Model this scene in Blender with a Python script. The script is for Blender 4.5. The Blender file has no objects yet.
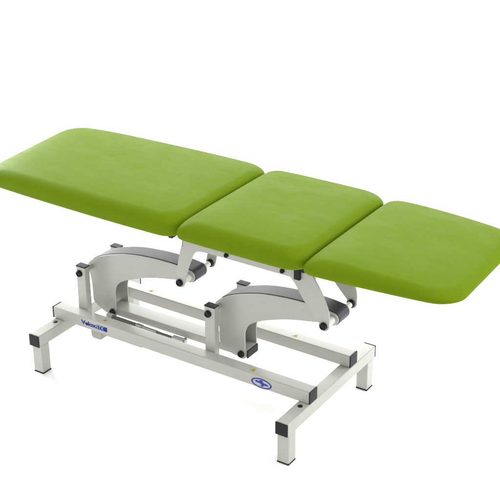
import bpy, bmesh, math, random
from mathutils import Vector, Matrix
random.seed(4)
S = bpy.context.scene
COL = S.collection

# ------------------------------------------------------------------ materials
def new_mat(name):
    m = bpy.data.materials.new(name); m.use_nodes = True
    nt = m.node_tree
    return m, nt, nt.nodes['Principled BSDF']

def N(nt, t, **kw):
    n = nt.nodes.new(t)
    for k, v in kw.items():
        if k in n.inputs: n.inputs[k].default_value = v
        else: setattr(n, k, v)
    return n

def ramp(nt, stops):
    r = nt.nodes.new('ShaderNodeValToRGB')
    e = r.color_ramp.elements
    while len(e) < len(stops): e.new(0.5)
    for el, (p, c) in zip(e, stops):
        el.position = p; el.color = (*c, 1)
    return r

def vinyl():
    m, nt, b = new_mat('green_vinyl'); L = nt.links.new
    tc = N(nt, 'ShaderNodeTexCoord')
    mp = N(nt, 'ShaderNodeMapping'); mp.inputs['Scale'].default_value = (.75, 1.3, 1)
    L(tc.outputs['Object'], mp.inputs['Vector'])
    big = N(nt, 'ShaderNodeTexNoise', Scale=14.0, Detail=10.0, Roughness=0.78, Distortion=0.8)
    L(mp.outputs['Vector'], big.inputs['Vector'])
    r = ramp(nt, [(0.28, (0.112, 0.183, 0.0024)), (0.72, (0.126, 0.202, 0.0034))])
    L(big.outputs['Fac'], r.inputs['Fac'])
    L(r.outputs['Color'], b.inputs['Base Color'])
    # soft worn sheen: cloudy roughness
    streak = N(nt, 'ShaderNodeMapping'); streak.inputs['Scale'].default_value = (9, 22, 9)
    streak.inputs['Rotation'].default_value = (0, 0, 0.5)
    L(tc.outputs['Object'], streak.inputs['Vector'])
    sn = N(nt, 'ShaderNodeTexNoise', Scale=1.0, Detail=7.0, Roughness=0.68, Distortion=0.8)
    L(streak.outputs['Vector'], sn.inputs['Vector'])
    mr = N(nt, 'ShaderNodeMapRange'); mr.inputs['From Min'].default_value = .3; mr.inputs['From Max'].default_value = .7
    mr.inputs['To Min'].default_value = .40; mr.inputs['To Max'].default_value = .56
    L(sn.outputs['Fac'], mr.inputs['Value']); L(mr.outputs['Result'], b.inputs['Roughness'])
    b.inputs['Specular IOR Level'].default_value = 0.03
    # fine leather grain + slight waviness of the padding
    gr = N(nt, 'ShaderNodeTexVoronoi', Scale=620.0)
    L(tc.outputs['Object'], gr.inputs['Vector'])
    b1 = N(nt, 'ShaderNodeBump', Strength=0.35, Distance=0.0010)
    L(gr.outputs['Distance'], b1.inputs['Height'])
    wv = N(nt, 'ShaderNodeTexNoise', Scale=16.0, Detail=5.0, Roughness=.6, Distortion=.6)
    L(mp.outputs['Vector'], wv.inputs['Vector'])
    b2 = N(nt, 'ShaderNodeBump', Strength=0.08, Distance=0.006)
    L(wv.outputs['Fac'], b2.inputs['Height']); L(b1.outputs['Normal'], b2.inputs['Normal'])
    L(b2.outputs['Normal'], b.inputs['Normal'])
    return m

def paint(name, c0, c1, rough=0.24):
    m, nt, b = new_mat(name); L = nt.links.new
    tc = N(nt, 'ShaderNodeTexCoord')
    no = N(nt, 'ShaderNodeTexNoise', Scale=7.0, Detail=4.0)
    L(tc.outputs['Object'], no.inputs['Vector'])
    r = ramp(nt, [(0.3, c0), (0.7, c1)])
    L(no.outputs['Fac'], r.inputs['Fac']); L(r.outputs['Color'], b.inputs['Base Color'])
    b.inputs['Roughness'].default_value = rough
    op = N(nt, 'ShaderNodeTexNoise', Scale=380.0, Detail=2.0)      # powder-coat orange peel
    L(tc.outputs['Object'], op.inputs['Vector'])
    bp = N(nt, 'ShaderNodeBump', Strength=0.06, Distance=0.0008)
    L(op.outputs['Fac'], bp.inputs['Height']); L(bp.outputs['Normal'], b.inputs['Normal'])
    return m

def plain(name, c, rough=0.5, metal=0.0, bump=0.0, scale=300.0):
    m, nt, b = new_mat(name); L = nt.links.new
    tc = N(nt, 'ShaderNodeTexCoord')
    no = N(nt, 'ShaderNodeTexNoise', Scale=scale, Detail=3.0)
    L(tc.outputs['Object'], no.inputs['Vector'])
    r = ramp(nt, [(0.3, tuple(v * (.9 if v < .9 else .99) for v in c)), (0.7, tuple(min(.96, v * 1.1) for v in c))])
    L(no.outputs['Fac'], r.inputs['Fac']); L(r.outputs['Color'], b.inputs['Base Color'])
    b.inputs['Roughness'].default_value = rough; b.inputs['Metallic'].default_value = metal
    if bump:
        bp = N(nt, 'ShaderNodeBump', Strength=bump, Distance=0.0006)
        L(no.outputs['Fac'], bp.inputs['Height']); L(bp.outputs['Normal'], b.inputs['Normal'])
    return m

M_VINYL = vinyl()
M_PAINT = paint('cream_powder_coat', (0.400, 0.396, 0.359), (0.424, 0.420, 0.382))
M_BLACK = plain('black_plastic', (0.008, 0.010, 0.012), 0.45, bump=.15)
M_BLACK.node_tree.nodes['Principled BSDF'].inputs['Specular IOR Level'].default_value = 0.2
M_COVER = plain('charcoal_cover', (0.036, 0.040, 0.046), 0.42, bump=.35, scale=420)
M_COVER.node_tree.nodes['Principled BSDF'].inputs['Specular IOR Level'].default_value = 0.3
M_STEEL = plain('zinc_steel', (0.42, 0.42, 0.40), 0.32, metal=1.0)
M_ROD = plain('dark_cylinder_paint', (0.10, 0.10, 0.09), 0.35)
M_GREY = plain('grey_plastic', (0.36, 0.36, 0.33), 0.5)
M_NYLON = plain('white_nylon', (0.68, 0.68, 0.60), 0.4)
M_BASE = plain('black_base_board', (0.02, 0.02, 0.02), 0.7)
M_BLUE = plain('blue_ink', (0.006, 0.022, 0.20), 0.5)
M_BLUE.node_tree.nodes['Principled BSDF'].inputs['Specular IOR Level'].default_value = 0.2
M_OVAL = plain('violet_blue_ink', (0.035, 0.055, 0.33), 0.5)
M_OVAL.node_tree.nodes['Principled BSDF'].inputs['Specular IOR Level'].default_value = 0.2
M_PALE = plain('pale_blue_ink', (0.30, 0.34, 0.48), 0.5)
M_YELLOW = plain('yellow_sticker', (0.34, 0.30, 0.012), 0.5)
M_FLOOR = plain('white_studio_floor', (0.93, 0.93, 0.93), 0.9, scale=3.0)
M_FLOOR.node_tree.nodes['Principled BSDF'].inputs['Specular IOR Level'].default_value = 0.1

# ------------------------------------------------------------------ helpers
def link(name, bm, mat, parent=None, smooth=True, ang=40, wn=True):
    me = bpy.data.meshes.new(name)
    bmesh.ops.recalc_face_normals(bm, faces=bm.faces)
    bm.to_mesh(me); bm.free()
    me.materials.append(mat)
    if smooth:
        for p in me.polygons: p.use_smooth = True
        me.set_sharp_from_angle(angle=math.radians(ang))
    o = bpy.data.objects.new(name, me); COL.objects.link(o)
    if parent: o.parent = parent
    if smooth and wn:                       # keeps flat faces flat next to their softened edges
        m = o.modifiers.new('weighted_normal', 'WEIGHTED_NORMAL'); m.keep_sharp = True
    return o

def add_box(bm, x0, x1, y0, y1, z0, z1, r=0.003, seg=2):
    t = bmesh.new()
    bmesh.ops.create_cube(t, size=1)
    for v in t.verts:
        v.co = Vector((x0 if v.co.x < 0 else x1, y0 if v.co.y < 0 else y1, z0 if v.co.z < 0 else z1))
    if r: bmesh.ops.bevel(t, geom=t.edges[:], offset=r, segments=seg, affect='EDGES', profile=.5)
    merge(bm, t)

def merge(bm, t):
    me = bpy.data.meshes.new('tmp'); t.to_mesh(me); t.free()
    bm.from_mesh(me); bpy.data.meshes.remove(me)

def box(name, mat, parent, *a, r=0.003, seg=2):
    bm = bmesh.new(); add_box(bm, *a, r=r, seg=seg); return link(name, bm, mat, parent)

def add_lathe(bm, prof, origin, axis, n=32):
    """prof: (distance along axis, radius) points"""
    ax = Vector(axis).normalized()
    u = ax.orthogonal().normalized(); w = ax.cross(u)
    o = Vector(origin); rings = []
    for d, r in prof:
        if r < 1e-6: rings.append([bm.verts.new(o + ax * d)])
        else: rings.append([bm.verts.new(o + ax * d + (u * math.cos(2*math.pi*k/n) + w * math.sin(2*math.pi*k/n)) * r) for k in range(n)])
    for a, b in zip(rings, rings[1:]):
        for k in range(n):
            k2 = (k + 1) % n
            if len(a) == 1: bm.faces.new((a[0], b[k], b[k2]))
            elif len(b) == 1: bm.faces.new((a[k], b[0], a[k2]))
            else: bm.faces.new((a[k], b[k], b[k2], a[k2]))
    return bm

def cyl_prof(l, r, e=0.001):
    return [(0, 0), (0, r - e), (e, r), (l - e, r), (l, r - e), (l, 0)]

def cyl(name, mat, parent, a, b, r, e=0.001, n=32):
    a = Vector(a); b = Vector(b)
    return link(name, add_lathe(bmesh.new(), cyl_prof((b - a).length, r, e), a, b - a, n), mat, parent)

def add_prism(bm, pts, y0, y1, r=0.0008):
    """outline in x,z extruded along y with softened edges"""
    t = bmesh.new()
    vs = [t.verts.new((x, y0, z)) for x, z in pts]
    f = t.faces.new(vs)
    e = bmesh.ops.extrude_face_region(t, geom=[f])
    for v in e['geom']:
        if isinstance(v, bmesh.types.BMVert): v.co.y = y1
    bmesh.ops.recalc_face_normals(t, faces=t.faces)
    if r:
        ed = [x for x in t.edges if abs(x.verts[0].co.y - x.verts[1].co.y) < 1e-9]
        bmesh.ops.bevel(t, geom=ed, offset=r, segments=2, affect='EDGES', profile=.5)
    merge(bm, t)

def spline(pts, per=6):
    """Catmull-Rom through an open list of points"""
    P = [Vector(p) for p in pts]; out = []
    for i in range(len(P) - 1):
        p0 = P[max(i-1, 0)]; p1 = P[i]; p2 = P[i+1]; p3 = P[min(i+2, len(P)-1)]
        for k in range(per):
            t = k / per
            out.append(0.5*((2*p1)+(p2-p0)*t+(2*p0-5*p1+4*p2-p3)*t*t+(3*p1-p0-3*p2+p3)*t**3))
    out.append(P[-1]); return [tuple(v) for v in out]

def arc(c, r, a0, a1, n=10):
    return [(c[0] + r*math.cos(math.radians(a0+(a1-a0)*k/n)), c[1] + r*math.sin(math.radians(a0+(a1-a0)*k/n))) for k in range(n+1)]

# ------------------------------------------------------------------ dimensions (metres)
XL, XR, W = -0.0557, 1.0856, 0.050          # the two cross feet and their tube width
D, H = 0.6532, 0.1747                        # length of a cross foot, height of its top
BX0, BX1 = -0.0642, 1.1334                   # long beams
BYN, BYF, BW, BH = 0.1537, 0.4512, 0.0523, 0.0499
BT = H + BH
P1, P2, PW, PD, PZ = 0.0291, 0.6466, 0.045, 0.030, 0.412
PYN, PYF = 0.2065, 0.4207
PIV = (0.018, 0.381)                         # arm pivot, relative to the post
TIP = (0.497, 0.465)                         # arm tip
LINK = (0.114, 0.203)                        # lower pin
AY0, AY1 = 0.281, 0.366                      # outer faces of an arm's two plates
YM = D / 2

# ------------------------------------------------------------------ the setting
bm = bmesh.new()
bmesh.ops.create_grid(bm, x_segments=1, y_segments=1, size=40)
floor = link('floor', bm, M_FLOOR, smooth=False)
floor['kind'] = 'structure'

# ------------------------------------------------------------------ the couch
couch = bpy.data.objects.new('treatment_couch', None); COL.objects.link(couch)
couch['label'] = 'height-adjustable treatment couch with three green vinyl pads on a cream tubular steel base'
couch['category'] = 'treatment couch'

# --- upholstered pads
def rounded_rect(x0, x1, hy, rl, rr, n=10):
    rl = max(rl, 0.002); rr = max(rr, .002); out = []
    for cx, cy, a0, r in ((x1-rr, hy-rr, 0, rr), (x0+rl, hy-rl, 90, rl), (x0+rl, -hy+rl, 180, rl), (x1-rr, -hy+rr, 270, rr)):
        for k in range(n+1):
            a = math.radians(a0 + 90*k/n)
            out.append((cx + r*math.cos(a), cy + r*math.sin(a)))
    # extra points along the straight sides so that the bow and taper stay smooth
    res = []
    for i, p in enumerate(out):
        q = out[(i+1) % len(out)]
        res.append(p)
        if i % (n+1) == n:
            for k in range(1, 12):
                res.append((p[0]+(q[0]-p[0])*k/12, p[1]+(q[1]-p[1])*k/12))
    return res

def smooth01(t): t = max(0., min(1., t)); return t*t*(3-2*t)

def rad(r, ins):
    # corners grow rounder over the roll, then tighten again on the flat top
    i = max(ins, 0); g = 1.0 if r < .03 else 0.25
    return r + g*min(i, .06) - .55*max(0, i-.06)

def pad(name, x0, x1, yn, yf, zb, zt, warp=None, label=None, rc=0.062, rl=0.062, fl=1.0, fr=1.0, cl=.007, cr=.007):
    bm = bmesh.new()
    cx, cy, hx, hy = (x0+x1)/2, (yn+yf)/2, (x1-x0)/2, (yf-yn)/2
    rt_h, rt_v, rb = 0.048, 0.044, 0.016
    levels = [(0.11, zb+.001), (0.05, zb), (rb*1.3, zb)]
    for k in range(1, 7):                                            # lower roll
        a = math.radians(90*k/6); levels.append((rb*(1-math.sin(a)), zb + rb*(1-math.cos(a))))
    zs = zt - rt_v
    levels.append((-0.0012, (zb+rb+zs)/2))                           # side swells a touch
    for k in range(0, 12):                                           # upper roll
        a = math.radians(90*k/12); levels.append((rt_h*(1-math.cos(a)), zs + rt_v*math.sin(a) - 0.005*math.sin(a)))
    for ins in (0.048, 0.058, 0.072, 0.09, 0.115, 0.15, 0.18, 0.22):  # crowned top
        levels.append((ins, zt - 0.005*math.exp(-(ins-0.048)/0.06)))
    rings = []
    for ins, z in levels:
        rr = []
        for x, y in rounded_rect(x0+ins*fl, x1-ins*fr, hy-ins, rad(rl, ins), rad(rc, ins)):
            X, Y, Z = x, cy+y, z
            u = (X-cx)/hx; v = (Y-cy)/hy; tw = smooth01((Z-zb-.02)/(zt-zb-.03))
            Z -= tw*((cr if u > 0 else cl)*abs(u)**5 + 0.004*abs(v)**4)
            Y = cy + (Y-cy)*(1 - .012*abs(u)**4)
            if warp: X, Y, Z = warp(X, Y, Z)
            rr.append(bm.verts.new((X, Y, Z)))
        rings.append(rr)
    for a, b in zip(rings, rings[1:]):
        n = len(a)
        for k in range(n): bm.faces.new((a[k], a[(k+1) % n], b[(k+1) % n], b[k]))
    for rr in (rings[0], rings[-1]):                                 # close top and bottom with strips across the pad
        for i in range(32): bm.faces.new((rr[i], rr[i+1], rr[75-i], rr[76-i]))
        bm.faces.new(rr[32:45]); bm.faces.new([rr[0]] + rr[76:88])
    o = link(name, bm, M_VINYL, couch, ang=80, wn=False)
    if label: o['label'] = label
    return o

YN, YF = 0.010, 0.643
def warp_head(x, y, z):
    t = max(0., (0.50-x)/0.80); k = 0.075*t*t + 0.01*t
    y2 = YM + (y-YM)*(1-k)
    s = smooth01((0.1-x)/0.4)
    return x - 0.045*s*(y-YN)/0.6, y2, z
def warp_foot(x, y, z):
    t = max(0., (x-1.22)/0.48); k = 0.03*t + 0.055*t*t
    b = smooth01((z-.75)/.08)                       # the pad also thins a little towards its end
    return x - 0.012*smooth01((x-1.4)/.3)*(y-YN)/.6, YM + (y-YM)*(1-k), z + t*0.014*(1-b) - t*t*0.017*b
ZB, ZT = 0.761, 0.8360
pad('head_pad', -0.266, 0.667, YN, YF, ZB-.008, ZT+.003, warp_head, 'long green vinyl pad at the left end', rc=.066, rl=.072, fl=.85, fr=.85, cl=.022, cr=.003)
pad('seat_pad', 0.670, 1.171, YN, YF, ZB-.003, ZT+.001, None, 'short green vinyl pad in the middle', rc=.066, rl=.016, fl=.62, fr=.85)
pad('foot_pad', 1.174, 1.704, YN, YF, ZB, ZT-.006, warp_foot, 'green vinyl pad narrowing towards the right end', rc=.085, rl=.018, fl=.62)
for x0, x1, ins in ((-0.23, 0.60, .07), (0.70, 1.11, .05), (1.21, 1.63, .08)):
    box('base_board', M_BASE, couch, x0, x1, YN+ins, YF-ins, ZB-.012, ZB+.004, r=.002)

# --- feet of the base
def cross_foot(x):
    o = box('cross_foot', M_PAINT, couch, x, x+W, 0.004, D-.004, H-W, H, r=.004, seg=3)
    for y0, y1 in ((-.001, .0038), (D-.0038, D+.001)):
        box('end_cap', M_BLACK, o, x-.0004, x+W+.0004, y0, y1, H-W-.0004, H+.0004, r=.0022)
    for y in (0.129, D-.129):
        bm = bmesh.new()
        add_lathe(bm, [(-.002, .0095), (.0004, .0095), (.0012, .0085), (.0012, 0)], (x+W*.47, y, H+.0004), (0, 0, 1), 28)
        link('screw_plug', bm, M_BLACK, o)
    for y in (0.0112, D-.0112-W):
        l = box('leg', M_PAINT, couch, x+.001, x+W-.001, y, y+W-.002, .004, H-W+.001, r=.004, seg=3)
        box('foot_plug', M_BLACK, l, x+.0005, x+W-.0005, y-.0005, y+W-.0015, 0, .0045, r=.0012)
cross_foot(XL); cross_foot(XR)

# --- long beams
def text_mesh(name, body, size, mat, parent, loc, rot, shear=0., bold=0., sx=1.):
    cu = bpy.data.curves.new(name, 'FONT'); cu.body = body; cu.size = size; cu.shear = shear; cu.offset = bold
    cu.extrude = 0.0002; cu.resolution_u = 4
    t = bpy.data.objects.new(name, cu); COL.objects.link(t)
    bpy.context.view_layer.update()
    me = bpy.data.meshes.new_from_object(t.evaluated_get(bpy.context.evaluated_depsgraph_get()))
    bpy.data.objects.remove(t); bpy.data.curves.remove(cu)
    me.materials.clear(); me.materials.append(mat)
    mw = Matrix.Translation(Vector(loc)) @ rot @ Matrix.Diagonal((sx, 1, 1, 1))
    me.transform(mw)
    o = bpy.data.objects.new(name, me); COL.objects.link(o); o.parent = parent
    return o
FRONT = Matrix.Rotation(math.radians(90), 4, 'X')

def flat_prism_y(bm, pts, y, t=.0004):      # pts in x,z on a face looking towards -y
    add_prism(bm, pts, y-t, y, r=0)

def triangle_sticker(parent, x, y):
    bm = bmesh.new()
    p = [(x-.011, y-.009), (x+.011, y-.009), (x+.003, y+.011)]
    lo = [bm.verts.new((a, b, BT+.0001)) for a, b in p]; hi = [bm.verts.new((a, b, BT+.0006)) for a, b in p]
    bm.faces.new(hi); bm.faces.new(lo)
    for k in range(3): bm.faces.new((lo[k], lo[(k+1) % 3], hi[(k+1) % 3], hi[k]))
    o = link('warning_sticker', bm, M_YELLOW, parent, smooth=False)
    bm = bmesh.new()
    add_lathe(bm, [(0, .0024), (.0003, .0022), (.0003, 0)], (x+.001, y-.003, BT+.0006), (0, 0, 1), 12)
    merge_o = bmesh.new(); bm2 = bm
    d = link('warning_mark', bm2, M_BLACK, parent); merge_o.free()
    return o

def long_beam(y, near):
    o = box('long_beam', M_PAINT, couch, BX0+.004, BX1-.004, y, y+BW, H+.0004, BT, r=.004, seg=3)
    for x0, x1 in ((BX0-.001, BX0+.0038), (BX1-.0038, BX1+.001)):
        box('end_cap', M_BLACK, o, x0, x1, y-.0004, y+BW+.0004, H+.0002, BT+.0004, r=.0022)
    for x in (0.188, 0.880): triangle_sticker(o, x, y+BW*.5)
    if near:
        zf = 0.1925
        text_mesh('lettering', 'Velox', 0.0245, M_BLUE, o, (0.086, y-.0001, zf), FRONT, bold=.0011, sx=1.26)
        # small blue panel with pale slanted letters
        bm = bmesh.new()
        add_prism(bm, [(0.1585, zf-.0025), (0.216, zf-.0025), (0.216, zf+.0175), (0.1635, zf+.0175)], y-.0003, y, r=0)
        link('badge_panel', bm, M_BLUE, o, smooth=False)
        text_mesh('badge_lettering', 'STX', 0.0235, M_PALE, o, (0.1610, y-.0004, zf-.0001), FRONT, shear=.25, bold=.0004, sx=.86)
        # oval emblem: a ring with a winged figure
        ex, ez, a, b = 0.931, 0.196, 0.044, 0.0205
        bm = bmesh.new(); n = 64
        ri = []
        for k in range(n):
            c, s = math.cos(2*math.pi*k/n), math.sin(2*math.pi*k/n)
            ri.append([bm.verts.new((ex+q*c, y-.0005, ez+w*s)) for q, w in ((a, b), (a-.0068, b-.0052))])
        for k in range(n):
            k2 = (k+1) % n
            bm.faces.new((ri[k][0], ri[k2][0], ri[k2][1], ri[k][1]))
        e = bmesh.ops.extrude_face_region(bm, geom=bm.faces[:])
        for v in e['geom']:
            if isinstance(v, bmesh.types.BMVert): v.co.y = y-.0001
        link('emblem_ring', bm, M_OVAL, o, smooth=False)
        bm = bmesh.new()
        fig = [(-.024, .004), (-.016, .0075), (-.009, .006), (-.006, .0105), (.001, .0125), (.006, .010), (.004, .006), (.010, .003),
               (.018, .003), (.025, -.001), (.018, -.0045), (.010, -.004), (.006, -.009), (.000, -.0115), (-.004, -.008), (.001, -.005),
               (-.004, -.001), (-.012, .000), (-.018, -.001)]
        add_prism(bm, [(ex+p*1.22, ez+q*1.15) for p, q in fig], y-.0005, y-.0001, r=0)
        link('emblem_figure', bm, M_OVAL, o, smooth=False)
    return o
long_beam(BYN, True); long_beam(BYF, False)

# --- bolts
def bolt(parent, x, y, z, sgn=-1, r=.0138, l=.012):
    bm = bmesh.new()
    add_lathe(bm, [(0, 0), (0, r), (l*.6, r), (l*.85, r*.9), (l, r*.66), (l, r*.5), (l*.8, r*.42), (l*.8, 0)], (x, y, z), (0, sgn, 0), 28)
    return link('bolt_cap', bm, M_BLACK, parent)

# --- posts
def post(px, y, sgn):
    o = box('post', M_PAINT, couch, px, px+PW, y, y+PD, H+.001, PZ-.004, r=.003)
    box('top_cap', M_BLACK, o, px-.0008, px+PW+.0008, y-.0008, y+PD+.0008, PZ-.0042, PZ+.001, r=.0015)
    bolt(o, px+PIV[0], y if sgn < 0 else y+PD, PIV[1], sgn)
    return o
for px in (P1, P2):
    post(px, PYN, -1); post(px, PYF, 1)

# --- lift arms: two plates, a charcoal cover along the top, a web along the back
top_pts = spline([(0.000, .392), (.018, .409), (.05, .430), (.088, .4465), (.117, .457), (.178, .475), (.238, .4865), (.323, .495), (.397, .4975), (.452, .4960), (.497, .4905)], 4)
tip_arc = arc(TIP, .0255, 86, -84, 16)
under = spline([(.470, .4405), (.407, .4285), (.324, .411), (.239, .384), (.178, .357), (.146, .333), (.131, .304), (.129, .270), (.130, .20)], 4)
foot_arc = arc(LINK, .0215, -12, -132, 10)
back = spline([(.075, .190), (.050, .203), (.026, .217), (.0165, .232), (.0145, .26), (.0120, .31), (.004, .350), (-.0035, .375), (0.000, .392)], 4)
outline = top_pts + tip_arc[1:] + under + foot_arc + back[:-1]

def offset_path(path, d):
    out = []
    for i, p in enumerate(path):
        a = Vector(path[max(i-1, 0)]); b = Vector(path[min(i+1, len(path)-1)])
        t = (b-a).normalized(); n = Vector((-t.y, t.x))
        out.append(tuple(Vector(p) + n*d))
    return out

def strip(name, mat, parent, path, y0, y1, d0, d1, dx):
    o1 = offset_path(path, d0); o2 = offset_path(path, d1)
    bm = bmesh.new()
    add_prism(bm, [(x+dx, z) for x, z in o1 + o2[::-1]], y0, y1, r=.0006)
    return link(name, bm, mat, parent)

def lift_arm(px):
    bm = bmesh.new()
    add_prism(bm, [(x+px, z) for x, z in outline], AY0, AY0+.006, r=.0012)
    arm = link('lift_arm', bm, M_PAINT, couch)
    bm = bmesh.new()
    add_prism(bm, [(x+px, z) for x, z in outline], AY1-.006, AY1, r=.0012)
    link('arm_plate', bm, M_PAINT, arm)
    cov = top_pts[5:] + tip_arc[1:15]
    strip('arm_cover', M_COVER, arm, cov, AY0+.0062, AY1-.0062, 0.0022, -0.003, px)
    strip('back_web', M_PAINT, arm, back[6:] + top_pts[1:5], AY0+.0061, AY1-.0061, -0.0005, -.004, px)
    # pivot sleeves, pins
    for y0, y1 in ((PYN+PD, AY0), (AY1, PYF)):
        cyl('pivot_sleeve', M_PAINT, arm, (px+PIV[0], y0, PIV[1]), (px+PIV[0], y1, PIV[1]), .010)
    cyl('tip_sleeve', M_NYLON, arm, (px+TIP[0], .236, TIP[1]), (px+TIP[0], AY0, TIP[1]), .0155)
    cyl('tip_sleeve', M_NYLON, arm, (px+TIP[0], AY1, TIP[1]), (px+TIP[0], .4103, TIP[1]), .0115)
    cyl('tip_washer', M_BLACK, arm, (px+TIP[0], .4105, TIP[1]), (px+TIP[0], .4233, TIP[1]), .0155, e=.002)
    bolt(arm, px+LINK[0], AY0, LINK[1], -1, r=.0135, l=.012)
    bolt(arm, px+LINK[0], AY1, LINK[1], 1, r=.0118, l=.012)
    return arm
lift_arm(P1); lift_arm(P2)

# --- tie bar between the arms and its black plug
LX1 = 0.7845
tb = box('tie_bar', M_PAINT, couch, P1+.093, LX1-.004, AY0+.0065, AY1-.0065, .187, .2185, r=.003)
box('end_cap', M_BLACK, tb, LX1-.0042, LX1+.001, AY0+.0063, AY1-.0063, .1866, .2189, r=.0018)

# --- gas strut beside the tie bar
gy, gz = 0.264, 0.190
cy_ = cyl('gas_strut', M_ROD, couch, (0.150, gy, gz), (0.275, gy, gz-.002), .0085)
cyl('strut_sleeve', M_STEEL, cy_, (0.275, gy, gz-.002), (0.305, gy, gz-.002), .0105)
cyl('strut_rod', M_STEEL, cy_, (0.305, gy, gz-.002), (0.375, gy, gz-.003), .0075)
cyl('strut_piston', M_ROD, cy_, (0.375, gy, gz-.003), (0.455, gy, gz-.004), .0055)
box('clevis', M_STEEL, cy_, 0.452, 0.515, gy-.009, gy+.009, gz-.014, gz+.006, r=.003)
cyl('clevis_pin', M_STEEL, cy_, (0.503, gy-.016, gz-.003), (0.503, gy+.017, gz-.003), .0075)
box('strut_bracket', M_PAINT, cy_, 0.128, 0.155, gy-.010, gy+.016, gz-.014, gz+.012, r=.003)

# --- limit-switch housing hanging under the near beam
hb = bmesh.new()
add_prism(hb, [(.106, H+.0002), (.160, H+.0002), (.160, .128), (.150, .121), (.115, .121), (.106, .130)], BYN+.030, BYN+.075, r=.002)
hs = link('switch_housing', hb, M_GREY, couch)
box('cable_tray', M_PAINT, hs, .160, .36, BYN+.032, BYN+.050, H-.026, H-.0005, r=.002)

# --- seat frame: rails, cross members, brackets
RZ0, RZ1 = .617, .662
BRY = 0.2270
sf = box('seat_rail', M_PAINT, couch, .546, 1.092, BRY-.0034, BRY+.030, RZ0, RZ1, r=.003)
sr2 = box('seat_rail', M_PAINT, couch, .546, 1.092, .397, .4305, RZ0, RZ1, r=.003)
for r_, ys in ((sf, (BRY-.0042, BRY+.031)), (sr2, (.396, .4315))):
    box('end_cap', M_BLACK, r_, .5424, .5462, ys[0], ys[1], RZ0-.0005, RZ1+.0005, r=.0015)
for x in (.62, .86, 1.055):
    box('cross_member', M_PAINT, couch, x, x+.03, BRY+.0302, .3968, RZ0+.008, RZ1-.008, r=.003)
    for y in (BRY+.005, .398):
        box('riser', M_PAINT, couch, x+.002, x+.028, y, y+.024, RZ1-.001, ZB-.0125, r=.002)
# pad frames under the head and foot pads
for x0, x1 in ((-.16, .57), (1.18, 1.56)):
    f = bmesh.new()
    add_box(f, x0, x1, .16, .185, ZB-.045, ZB-.0125, r=.003)
    add_box(f, x0, x1, .468, .493, ZB-.045, ZB-.0125, r=.003)
    add_box(f, x0+.02, x0+.045, .1852, .4678, ZB-.042, ZB-.015, r=.003)
    add_box(f, x1-.045, x1-.02, .1852, .4678, ZB-.042, ZB-.015, r=.003)
    link('pad_frame', f, M_PAINT, couch)
for x in (.575, 1.135):                       # hinge shafts that join pad frames and seat frame
    cyl('hinge_shaft', M_STEEL, couch, (x+.02, .10, ZB-.030), (x+.02, .553, ZB-.030), .009)

def bracket(px, pts, y0, outer):
    bm = bmesh.new()
    add_prism(bm, pts, y0, y0+.0075, r=.0012)
    o = link('arm_bracket', bm, M_PAINT, couch)
    bolt(o, px+TIP[0], y0 if outer < 0 else y0+.0075, TIP[1], outer, r=.0140, l=.012)
    return o
def left_shape(px):
    c = (px+TIP[0], TIP[1])
    L = spline([(.542, RZ1-.004), (.540, .632), (.527, .583), (.515, .520), (px+TIP[0]-.0208, .468)], 5)
    R = spline([(px+TIP[0]+.0232, .470), (.5555, .500), (.564, .530), (.581, .574), (.600, .607), (.630, .6165), (.66, .6175)], 5)
    return L + [(c[0]+.0208*math.cos(math.radians(q)), c[1]+.0208*math.sin(math.radians(q))) for q in range(175, 330, 9)] + R + [(.66, RZ1-.004)]
def right_shape(px):
    c = (px+TIP[0], TIP[1])
    L = spline([(.948, RZ1-.004), (.975, .640), (1.020, .602), (1.066, .536), (px+TIP[0]-.0195, .474)], 5)
    R = spline([(px+TIP[0]+.0208, .472), (1.163, .512), (1.147, .557), (1.124, .602), (1.098, .640), (1.088, RZ1-.004)], 5)
    return L + arc(c, .0208, 157, 383, 18) + R
for px, fn in ((P1, left_shape), (P2, right_shape)):
    bracket(px, fn(px), BRY-.004, -1)
    bracket(px, fn(px), .4235, 1)
# small black fittings on the near rail
bolt(sf, .738, BRY-.0034, .633, -1, r=.0085, l=.009)
bolt(sf, .974, BRY-.004, .634, -1, r=.0085, l=.009)
hk = bmesh.new(); add_box(hk, 1.026, 1.050, BRY-.016, BRY-.0042, .620, .664, r=.002)
add_box(hk, 1.046, 1.066, BRY-.013, BRY-.0042, .652, .668, r=.002)
link('hinge_block', hk, M_BLACK, couch)
hk = bmesh.new(); add_box(hk, .606, .624, .055, .083, .7345, .752, r=.003)
link('hinge_stop', hk, M_BLACK, couch)

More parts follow.
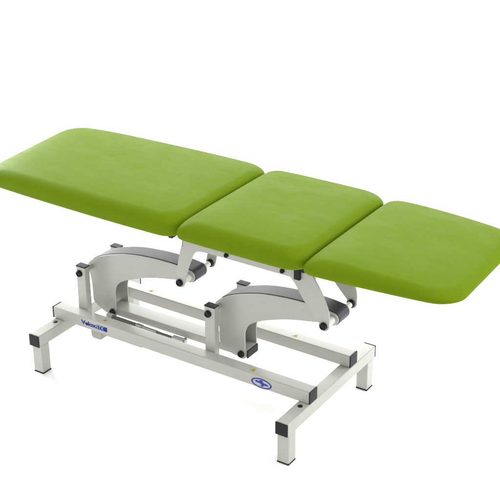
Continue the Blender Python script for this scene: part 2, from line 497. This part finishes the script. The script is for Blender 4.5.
# ------------------------------------------------------------------ light: white studio dome and soft boxes
W_HORIZON, W_ZENITH, P_BACK, P_LEFT, P_RIGHT, P_TOP = 0.55, 1.74, 138, 250, 132, 20
w = bpy.data.worlds.new('World'); S.world = w; w.use_nodes = True
nt = w.node_tree; bg = nt.nodes['Background']
tc = N(nt, 'ShaderNodeTexCoord'); sp = N(nt, 'ShaderNodeSeparateXYZ')
nt.links.new(tc.outputs['Generated'], sp.inputs[0])
mrw = N(nt, 'ShaderNodeMapRange'); mrw.clamp = True
mrw.inputs['From Min'].default_value = 0.0; mrw.inputs['From Max'].default_value = 1.0
mrw.inputs['To Min'].default_value = W_HORIZON; mrw.inputs['To Max'].default_value = W_ZENITH
nt.links.new(sp.outputs['Z'], mrw.inputs['Value'])
bg.inputs['Color'].default_value = (1, 1, 1, 1)
nt.links.new(mrw.outputs['Result'], bg.inputs['Strength'])

def softbox(name, loc, target, sx, sy, power, col=(1, 1, 1)):
    if not power: return
    l = bpy.data.lights.new(name, 'AREA'); l.shape = 'RECTANGLE'; l.size = sx; l.size_y = sy; l.energy = power; l.color = col
    o = bpy.data.objects.new(name, l); COL.objects.link(o); o.location = loc
    o.rotation_euler = (Vector(target)-Vector(loc)).to_track_quat('-Z', 'Y').to_euler()
    return o
softbox('softbox_back', (-1.3, 4.7, 1.9), (.4, .1, .1), 4.6, 1.7, P_BACK)
softbox('softbox_left', (-3.6, 1.6, 1.6), (.3, .1, .1), 2.4, 1.4, P_LEFT)
softbox('softbox_right', (4.6, 2.6, 2.2), (.6, .3, .3), 2.4, 1.6, P_RIGHT)
softbox('softbox_top', (0.4, 0.9, 4.2), (.5, .3, .0), 3.5, 2.5, P_TOP)

# ------------------------------------------------------------------ camera
cam = bpy.data.cameras.new('camera'); co = bpy.data.objects.new('camera', cam); COL.objects.link(co)
yaw, pitch, roll, f = 0.5787, -0.4462, -0.0047, 1212.59
fw = Vector((-math.sin(yaw)*math.cos(pitch), math.cos(yaw)*math.cos(pitch), math.sin(pitch)))
rt = Vector((math.cos(yaw), math.sin(yaw), 0)); up = rt.cross(fw)
r2 = math.cos(roll)*rt + math.sin(roll)*up; u2 = -math.sin(roll)*rt + math.cos(roll)*up
co.matrix_world = Matrix(((r2.x, u2.x, -fw.x, 2.9475), (r2.y, u2.y, -fw.y, -3.0044), (r2.z, u2.z, -fw.z, 2.5238), (0, 0, 0, 1)))
cam.sensor_width = 36; cam.sensor_fit = 'HORIZONTAL'; cam.lens = f/500*36
cam.clip_end = 300; cam.clip_start = .05
S.camera = co
S.view_settings.view_transform = 'Standard'; S.view_settings.look = 'None'
S.view_settings.exposure = 0.0; S.view_settings.gamma = 1
S.render.engine = 'CYCLES'
S.cycles.use_denoising = True
